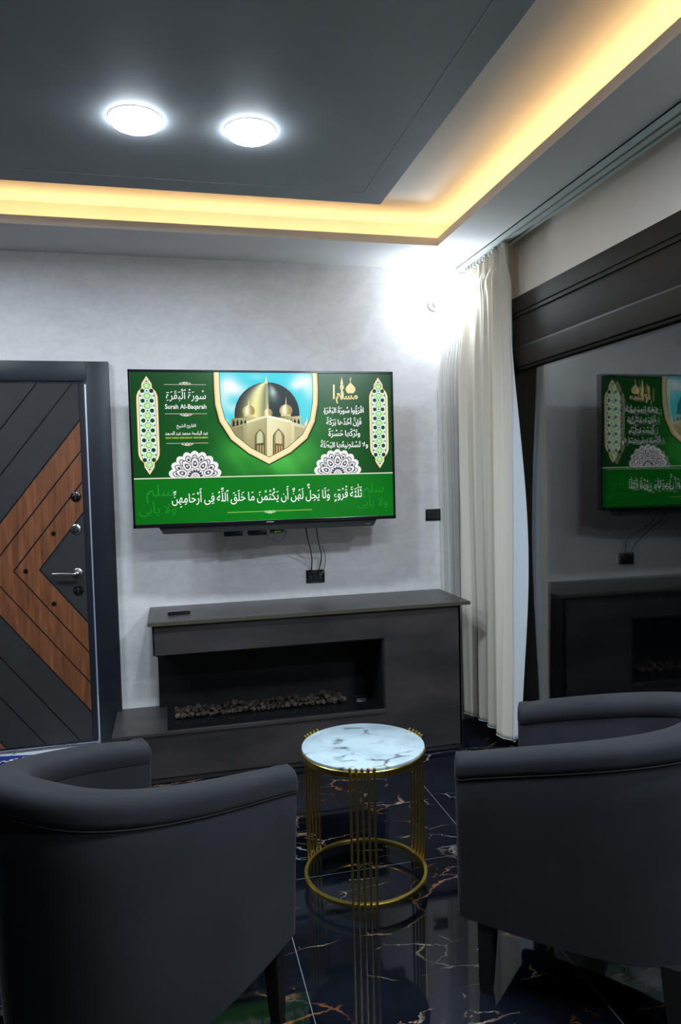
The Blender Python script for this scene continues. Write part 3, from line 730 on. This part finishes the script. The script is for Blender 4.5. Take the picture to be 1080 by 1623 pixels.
# half rosettes standing on the divider
def rosette(cx, cy, r0):
    c = (S(cx, cy)[0], ZL+.0024); r = r0
    def petals(n, rad, rx, ry, col, ph=0.0):
        for i in range(n):
            a_ = PI*(i+.5)/n if not ph else PI*i/(n)
            ca, sa = math.cos(a_), math.sin(a_); px_, pz_ = c[0]+rad*ca, c[1]+rad*sa
            pts = []
            for k in range(16):
                t_ = 2*PI*k/16; u, w = rx*math.cos(t_)*(1+.25*math.cos(t_)), ry*math.sin(t_)
                pts.append((px_+u*ca-w*sa, pz_+u*sa+w*ca))
            pts2 = clip(pts, (0, -1), -c[1])
            poly(pts2, col)
    LW = (240, 240, 242); DV = (70, 66, 78); GR = (150, 150, 158)
    up(); petals(9, r*.82, r*.20, r*.20, LW); disc(c, r*.86, r*.86, LW, 30, 0, PI)
    up(); petals(9, r*.74, r*.145, r*.125, DV); up(); petals(9, r*.74, r*.115, r*.095, LW); up(); petals(9, r*.73, r*.06, r*.05, DV)
    up(); petals(5, r*.52, r*.24, r*.17, DV); up(); petals(5, r*.52, r*.21, r*.145, LW); up(); petals(5, r*.52, r*.12, r*.085, DV); up(); petals(5, r*.54, r*.05, r*.04, LW)
    up(); disc(c, r*.32, r*.32, LW, 24, 0, PI); up(); petals(8, r*.23, r*.07, r*.045, DV); up(); disc(c, r*.13, r*.13, GR, 16, 0, PI); up(); petals(3, r*.07, r*.035, r*.03, LW)
rR = (S(383, 448)[0]-S(193, 448)[0])/2
rosette(288, 448, rR); rosette(830, 436, rR*.98)
# shield with the domed building
inner = [(378, 48), (380, 110), (384, 165), (400, 225), (440, 288), (500, 336), (568, 371), (638, 334), (695, 284), (723, 228), (733, 165), (734, 110), (731, 52)]
outer = [(357, 48), (359, 110), (363, 170), (380, 235), (424, 304), (490, 356), (568, 397), (650, 353), (712, 300), (741, 236), (752, 170), (753, 110), (750, 52)]
IN = [S(*p) for p in inner]; OUT = [S(*p) for p in outer]
IN[0] = (IN[0][0], SZ1); IN[-1] = (IN[-1][0], SZ1); OUT[0] = (OUT[0][0], SZ1); OUT[-1] = (OUT[-1][0], SZ1)
cin = (sum(p[0] for p in IN)/len(IN), sum(p[1] for p in IN)/len(IN))
def cpoly(pts, cols):
    """a shape of the picture, cut to the inside of the shield"""
    P_ = [S(*p) for p in pts]
    if not isinstance(cols[0], (tuple, list)): cols = [cols]*len(P_)
    q = [p+tuple(c_) for p, c_ in zip(P_, cols)]
    for i in range(len(IN)):
        a, b_ = IN[i], IN[(i+1) % len(IN)]; n_ = (b_[1]-a[1], -(b_[0]-a[0])); d_ = n_[0]*a[0]+n_[1]*a[1]
        if n_[0]*cin[0]+n_[1]*cin[1] > d_: n_ = (-n_[0], -n_[1]); d_ = -d_
        q = clip(q, n_, d_)
        if len(q) < 3: return
    poly([p[:2] for p in q], [p[2:] for p in q])
up(); poly([(x+(x-GX)*.03, z-.006) for x, z in OUT if True][:], (8, 50, 14))
up(); poly(OUT, (240, 214, 150)); up(); ED = [(GX+(x-GX)*.975, z+.004) for x, z in OUT]; poly(ED, (252, 236, 184))
up()
def sky(cx, cy):
    c_ = 0
    for (bx, by, w, h, k) in ((412, 92, 40, 34, .9), (450, 118, 40, 26, .7), (395, 150, 24, 40, .6), (432, 185, 30, 20, .55), (700, 78, 44, 30, .9), (668, 100, 26, 18, .6), (722, 122, 24, 34, .55), (520, 66, 30, 10, .35)):
        c_ += k*math.exp(-((cx-bx)/w)**2-((cy-by)/h)**2)
    c_ = max(0, min(1, c_)); y_ = (cy-50)/330
    return (50+70*y_+c_*(190-50*y_), 212+8*y_+36*c_, 226+6*y_+24*c_)
for i in range(46):
    for j in range(26):
        x0, x1, y0, y1 = 372+8*i, 380+8*i, 46+8*j, 54+8*j; cpoly([(x0, y0), (x1, y0), (x1, y1), (x0, y1)], [sky(x0, y0), sky(x1, y0), sky(x1, y1), sky(x0, y1)])
up()
def dome(cx, cy, rx, ry, shade, nx=26, nz=10, lower=.45):
    for j in range(nz):
        for i in range(nx):
            q = []
            for (a, b_) in ((i, j), (i+1, j), (i+1, j+1), (i, j+1)):
                u = -1+2*a/nx; ph = -lower+(PI/2+lower)*b_/nz; w = math.cos(ph)
                q.append(((cx+rx*u*w, cy-ry*math.sin(ph)), shade(u, b_/nz)))
            if j == nz-1: q = q[:3]
            cpoly([p for p, _ in q], [c_ for _, c_ in q])
def big(u, h):
    if u < 0:
        t_ = (u+1); k = math.exp(-((t_-.62)/.34)**2); return (40+205*k, 46+196*k, 36+120*k+30*h)
    if u < .06: return (196, 196, 150)
    g_ = math.exp(-((u-.25)/.16)**2-((h-.62)/.14)**2); e_ = .5-.35*u
    return (52*e_+20+150*g_, 70*e_+26+160*g_, 66*e_+30+150*g_)
dome(560, 208, 124, 122, big)
up(); cpoly([(550, 92), (557, 62), (563, 92)], (236, 226, 150)); 
for (cx, cy, w) in ((470, 240, 46), (645, 236, 44)):       # drums with small windows
    up(); cpoly([(cx-w, cy-16), (cx+w, cy-22), (cx+w, cy+26), (cx-w, cy+26)], [(150, 146, 100), (206, 200, 150), (196, 190, 140), (120, 116, 80)])
    up()
    for i in range(6):
        x = cx-w*.8+w*1.6*i/5; cpoly([(x-4, cy+14), (x+4, cy+14), (x+4, cy-4), (x, cy-12), (x-4, cy-4)], (40, 36, 24))
def gold(u, h):
    k = math.exp(-((u+.25)/.5)**2); return (170+85*k, 148+104*k, 84+136*k)
for (cx, cy, r_) in ((490, 196, 24), (563, 203, 18), (632, 194, 25), (408, 254, 16), (712, 248, 14)):
    up(); dome(cx, cy, r_, r_*.95, gold, 12, 6, .6); cpoly([(cx-2, cy-r_*.85), (cx, cy-r_*2.2), (cx+2, cy-r_*.85)], (250, 240, 190))
    cpoly([(cx-r_*.75, cy+r_*.5), (cx+r_*.75, cy+r_*.5), (cx+r_*.75, cy+r_*.9), (cx-r_*.75, cy+r_*.9)], (220, 206, 150))
up()
cpoly([(390, 270), (484, 240), (484, 380), (390, 380)], [(150, 146, 104), (188, 182, 134), (150, 142, 96), (120, 112, 74)])
cpoly([(482, 236), (560, 214), (560, 385), (482, 385)], [(206, 200, 150), (190, 184, 134), (150, 142, 92), (150, 142, 96)])
cpoly([(560, 214), (652, 234), (652, 385), (560, 385)], [(250, 244, 204), (226, 214, 164), (196, 184, 132), (236, 226, 178)])
cpoly([(652, 236), (740, 262), (740, 385), (652, 385)], [(240, 228, 186), (200, 190, 144), (170, 160, 116), (210, 196, 148)])
up(); cpoly([(482, 234), (560, 211), (560, 220), (482, 243)], (244, 236, 196)); cpoly([(560, 211), (654, 232), (654, 241), (560, 220)], (255, 250, 222))
cpoly([(428, 262), (470, 250), (470, 360), (428, 360)], (150, 144, 104)); cpoly([(664, 252), (700, 262), (700, 345), (664, 345)], (190, 180, 136))
up()
def arch(cx, w, ytop, ybot, cols):
    for k, c_ in zip((1, .78, .52), cols):
        up(); cpoly([(cx-w*k, ybot), (cx-w*k, ytop+w*1.3), (cx-w*k*.75, ytop+w*.8), (cx-w*k*.35, ytop+w*(.55-.2*k)), (cx, ytop+w*(1-k)*.9), (cx+w*k*.35, ytop+w*(.55-.2*k)), (cx+w*k*.75, ytop+w*.8), (cx+w*k, ytop+w*1.3), (cx+w*k, ybot)], [(c_[0], c_[1], c_[2])]*9)
arch(533, 20, 264, 385, ((110, 96, 56), (150, 142, 96), (206, 214, 170)))
arch(604, 22, 262, 385, ((112, 92, 48), (162, 146, 92), (216, 210, 160)))
arch(448, 13, 296, 385, ((60, 52, 34), (44, 38, 26), (36, 32, 22))); arch(682, 12, 292, 385, ((66, 56, 34), (46, 38, 24), (36, 30, 20)))
up(); cpoly([(517, 320), (550, 316), (550, 385), (517, 385)], (96, 84, 52)); cpoly([(590, 318), (622, 322), (622, 385), (590, 385)], (112, 92, 52))
up(); 
for x in (522, 532, 542): cpoly([(x, 326), (x+6, 325), (x+6, 380), (x, 380)], (176, 164, 116))
for x in (595, 605, 614): cpoly([(x, 326), (x+5, 327), (x+5, 380), (x, 380)], (190, 174, 120))
for i in range(len(IN)-1):   # dark inner edge of the gilded frame
    a, b_ = IN[i], IN[i+1]; up(); dx, dz = b_[0]-a[0], b_[1]-a[1]; L_ = math.hypot(dx, dz); nx_, nz_ = -dz/L_*.0014, dx/L_*.0014
    poly([(a[0]-nx_, a[1]-nz_), (b_[0]-nx_, b_[1]-nz_), (b_[0]+nx_, b_[1]+nz_), (a[0]+nx_, a[1]+nz_)], (60, 50, 20))
# every face looks into the room
me = bpy.data.meshes.new('screen')
for f_ in sbm.faces:
    f_.normal_update()
    if f_.normal.y > 0: f_.normal_flip()
sbm.to_mesh(me); sbm.free()
m_screen = mat('lit_screen', (0.004, 0.004, 0.004), 0.22, 0, 0.4)
at = nd(m_screen, 'ShaderNodeVertexColor', layer_name='Col'); lk(m_screen, at.outputs[0], bsdf(m_screen).inputs['Emission Color']); bsdf(m_screen).inputs['Emission Strength'].default_value = 1.0
me.materials.append(m_screen); scr = bpy.data.objects.new('screen', me); C.objects.link(scr); scr.parent = tv; scr.matrix_parent_inverse = Matrix.Translation(-Vector(tv.location))

# soundbar under the set, boxes and cables
t_ = thing('soundbar', 'long black soundbar with slanted ends under the television', 'soundbar', (.5, 3.62, 1.185))
bm = bmesh.new(); loft(bm, [[Vector((x, y, z)) for x, z in ((-.055, 1.2185), (1.045, 1.2185), (1.028, 1.186), (-.035, 1.186))] for y in (TY+.004, TY+.075)])
obj('speaker_case', bm, m_black, t_)
obj('badge', B(.985, 1.012, TY+.0025, TY+.005, 1.196, 1.199), mat('badge_grey', rgb(120, 120, 120), .5), t_)
def small_box(x0, x1, z0, z1, label, m=m_gloss):
    t_ = thing('media_box', label, 'media box', ((x0+x1)/2, TY+.09, z0))
    obj('box_case', B(x0, x1, TY+.02, TY+.10, z0, z1, .003), m, t_, 30)
    obj('front_slot', B(x0+.012, x1-.012, TY+.0185, TY+.0205, z0+.006, z0+.009), m_blackglass, t_)
small_box(.258, .352, 1.160, 1.186, 'small black media box under the soundbar, left of the two')
small_box(.378, .472, 1.160, 1.186, 'small black media box under the soundbar, right of the two')
t_ = thing('streaming_stick', 'small dark green stick with lime mark hanging under the soundbar', 'media stick', (.53, TY+.04, 1.166))
obj('stick_case', B(.490, .560, TY+.025, TY+.045, 1.166, 1.186, .003), m_darkgreen, t_, 30)
bm = bmesh.new()
for i, (a_, b_) in enumerate(((.512, .520), (.523, .531), (.534, .542))): box(bm, a_, b_, TY+.0242, TY+.026, 1.171+.001*i, 1.180)
obj('logo_mark', bm, m_limemark, t_)
def cable(name, pts, r, m, label):
    bm = bmesh.new(); tube(bm, smoothline(pts, 10), r, 8); tag(obj(name, bm, m, None, True), label, 'cable')
cable('cable', [(.470, TY+.06, 1.166), (.478, TY+.035, 1.150), (.505, TY+.03, 1.132), (.535, TY+.03, 1.122), (.560, TY+.03, 1.140), (.572, TY+.033, 1.165), (.572, TY+.035, 1.176), (.561, TY+.035, 1.176)], .0022, m_rubber, 'thin black cable looping from the green stick to a media box')
cable('cable', [(.680, TY+.06, 1.186), (.690, TY+.09, 1.14), (.720, TY+.17, 1.07), (.742, TY+.24, 1.00), (.748, TY+.29, .94), (.750, YW-.02, .915), (.750, YW-.010, .905)], .0034, m_rubber, 'thick black cable hanging from the television to the left outlet socket')
cable('cable', [(.735, TY+.06, 1.186), (.748, TY+.10, 1.13), (.775, TY+.18, 1.07), (.798, TY+.25, 1.02), (.796, TY+.275, .97), (.784, YW-.026, .925), (.772, YW-.011, .905)], .0030, m_rubber, 'black cable hanging to the middle outlet socket, twisted with the grey one')
cable('cable', [(.790, TY+.185, 1.075), (.812, TY+.235, 1.03), (.822, TY+.265, .98), (.814, YW-.028, .93), (.802, YW-.022, .908), (.796, YW-.011, .896)], .0026, m_greycable, 'pale grey cable curving into the outlet above the fireplace')

# ------------------------------------------------------------------ side table
TC = (.632, 2.412)
t_ = thing('side_table', 'round white marble side table on a gold rod frame', 'side table', (TC[0], TC[1], 0))
bm = bmesh.new(); lathe(bm, [(0, .489), (.212, .489), (.2155, .491), (.2165, .495), (.2155, .499), (.212, .5005), (0, .5005)], (TC[0], TC[1], 0), 96); obj('tabletop', bm, m_tabletop, t_, 35)
bm = bmesh.new(); lathe(bm, [(.200, .468), (.217, .468), (.2185, .470), (.2185, .4885), (.217, .490), (.200, .490), (.200, .468)], (TC[0], TC[1], 0), 96); obj('top_rim', bm, m_gold, t_, 35)
bm = bmesh.new(); lathe(bm, [(.2065, .036), (.217, .036), (.2190, .0385), (.2190, .0495), (.217, .052), (.2065, .052), (.2050, .0495), (.2050, .0385), (.2065, .036)], (TC[0], TC[1], 0), 96); obj('base_ring', bm, m_gold, t_, 35)
rods = []
a_front = math.atan2(-TC[1], -TC[0]) - .02
for gidx in range(3):
    for k in range(5):
        a_ = a_front + gidx*2*PI/3 + (k-2)*.088
        R0 = .2250; x, y = TC[0]+R0*math.cos(a_), TC[1]+R0*math.sin(a_)
        bm = bmesh.new(); tube(bm, [(x, y, .000), (x, y, .012), (x, y, .25), (x, y, .496)], .0043, 10)
        for zz in (.044, .479): 
            xi, yi = TC[0]+.214*math.cos(a_), TC[1]+.214*math.sin(a_); tube(bm, [(x, y, zz), (xi, yi, zz)], .0045, 8)
        rd = obj('rod', bm, m_gold, t_, True)
        bm = bmesh.new(); lathe(bm, [(0, .4925), (.0046, .494), (.0060, .4975), (.0060, .501), (.0042, .5048), (0, .506)], (x, y, 0), 14); obj('finial', bm, m_gold, rd, True)

# ------------------------------------------------------------------ armchairs (built facing +y at the origin, then placed)
def smooth(t): t = max(0., min(1., t)); return t*t*(3-2*t)
CW, CD, CE = .250, .572, 3.1
def u_line(hw, dp, e=CE, n=120):
    out = []
    for i in range(n+1):
        t = PI*i/n; c_, k = math.cos(t), math.sin(t)
        out.append((hw*math.copysign(abs(c_)**(2/e), c_), -dp*abs(k)**(2/e)))
    # even spacing
    L_ = [0]
    for p, q in zip(out, out[1:]): L_.append(L_[-1]+math.hypot(q[0]-p[0], q[1]-p[1]))
    res, j = [], 0
    for i in range(n+1):
        d_ = L_[-1]*i/n
        while j < n-1 and L_[j+1] < d_: j += 1
        f_ = (d_-L_[j])/max(1e-9, L_[j+1]-L_[j]); p, q = out[j], out[j+1]; res.append((p[0]+(q[0]-p[0])*f_, p[1]+(q[1]-p[1])*f_))
    return res
def chair_path():
    pts = u_line(CW, CD); P_ = []
    for i, p in enumerate(pts):
        a, b_ = pts[max(0, i-1)], pts[min(len(pts)-1, i+1)]; dx, dy = b_[0]-a[0], b_[1]-a[1]; L_ = math.hypot(dx, dy)
        nrm = (-dy/L_, dx/L_) if i not in (0, len(pts)-1) else ((1, 0) if i == 0 else (-1, 0))
        P_.append((p, nrm, max(0, min(1, -p[1]/CD))**.92))
    return P_
ARM, BACK, T = .665, .807, .045
def sections(fn):
    """fn(h) gives the profile [(n, z)]; returns rings along the U with rounded fronts"""
    P_ = chair_path(); rings = []
    def ring(p, nrm, h, k=1.0, fwd=0.0): return [Vector((p[0]+nrm[0]*u*k, p[1]+nrm[1]*u*k+fwd, z)) for u, z in fn(h)]
    hs = [ARM+(BACK-ARM)*w for _, _, w in P_]
    ths = (86, 70, 52, 34, 17)
    for th in ths: rings.append(ring(P_[0][0], P_[0][1], hs[0], math.cos(math.radians(th)), .030*math.sin(math.radians(th))))
    for (p, nrm, _), h in zip(P_, hs): rings.append(ring(p, nrm, h))
    for th in reversed(ths): rings.append(ring(P_[-1][0], P_[-1][1], hs[-1], math.cos(math.radians(th)), .030*math.sin(math.radians(th))))
    return rings
def shell_prof(h):
    return [(T-.026, .200), (T-.018, .205), (T-.010, .35), (T-.003, h-.16), (T+.001, h-.066), (T-.004, h-.056), (-T+.004, h-.056), (-T, h-.07), (-T+.002, .36), (-T+.004, .205)]
def rim_prof(h):
    o_ = []; w = T+.006; r = .030; z0 = h-.060
    o_ += [(w-.008, z0), (w-.001, z0+.006), (w, z0+.016)]
    for k in range(6): a = PI/2*k/5; o_.append((w-r+r*math.cos(a), h-r+r*math.sin(a)))
    for k in range(6): a = PI/2+PI/2*k/5; o_.append((-w+r+r*math.cos(a), h-.004-r+r*math.sin(a)))
    o_ += [(-w, z0+.012), (-w+.006, z0)]
    return o_
def D_ring(hw, yf, yb, z, r=.04):
    pts = u_line(hw, yb, CE, 40)
    pts += [(-hw, yf-r)] + [(-hw+r-r*math.cos(PI/2*k/4), yf-r+r*math.sin(PI/2*k/4)) for k in range(1, 5)] + [(hw-r+r*math.sin(PI/2*k/4), yf-r+r*math.cos(PI/2*k/4)) for k in range(0, 5)]
    return [Vector((x, y, z)) for x, y in pts]
def make_chair(label):
    t_ = thing('tub_armchair', label, 'armchair', (0, 0, 0), 'grey tub armchairs')
    bm = bmesh.new(); loft(bm, sections(shell_prof)); obj('shell', bm, m_fabric, t_, 50)
    bm = bmesh.new(); loft(bm, sections(rim_prof)); obj('rim_pad', bm, m_fabric, t_, 60)
    rr_ = sections(lambda h: [(T+.0038, h-.0605), (T+.0038, h-.0605)]); bm = bmesh.new(); tube(bm, [r_[0] for r_ in rr_], .0018, 6); obj('piping', bm, m_seam, t_, True)
    bm = bmesh.new(); loft(bm, [D_ring(.212, .010, .535, .206), D_ring(.212, .014, .535, .33)]); obj('seat_base', bm, m_fabric, t_, 50)
    bm = bmesh.new(); loft(bm, [D_ring(.196, .014, .520, .331), D_ring(.205, .026, .527, .345), D_ring(.205, .028, .527, .395), D_ring(.198, .018, .518, .415), D_ring(.16, -.03, .47, .424), D_ring(.08, -.15, .40, .428, .03)]); obj('seat_cushion', bm, m_fabric, t_, 60)
    for (x, y, sx, sy) in ((.246, -.055, .004, .006), (-.246, -.055, -.004, .006), (.190, -.515, .012, -.018), (-.190, -.515, -.012, -.018)):
        bm = bmesh.new(); loft(bm, [[Vector((x+sx*f_+u*w, y+sy*f_+v_*w, z)) for u, v_ in ((-1, -1), (1, -1), (1, 1), (-1, 1))] for z, w, f_ in ((0, .015, 1), (.03, .0165, .85), (.212, .023, 0))])
        bmesh.ops.bevel(bm, geom=[e for e in bm.edges if abs(e.verts[0].co.z-e.verts[1].co.z) > .01], offset=.003, segments=2, affect='EDGES'); obj('leg', bm, m_legwood, t_)
    return t_
ch = make_chair('grey fabric tub armchair in the left foreground, turned away towards the table')
def dup(root, label):
    r_ = root.copy(); C.objects.link(r_); r_['label'] = label
    for c_ in list(root.children):
        k = c_.copy(); C.objects.link(k); k.parent = r_
    return r_
ch2 = dup(ch, 'grey fabric tub armchair on the right, beside the table and under the window')
ch.location = (.07, 2.05, 0); ch.rotation_euler = (0, 0, -.687)
ch2.location = (.963, 2.009, 0); ch2.rotation_euler = (0, 0, .748)
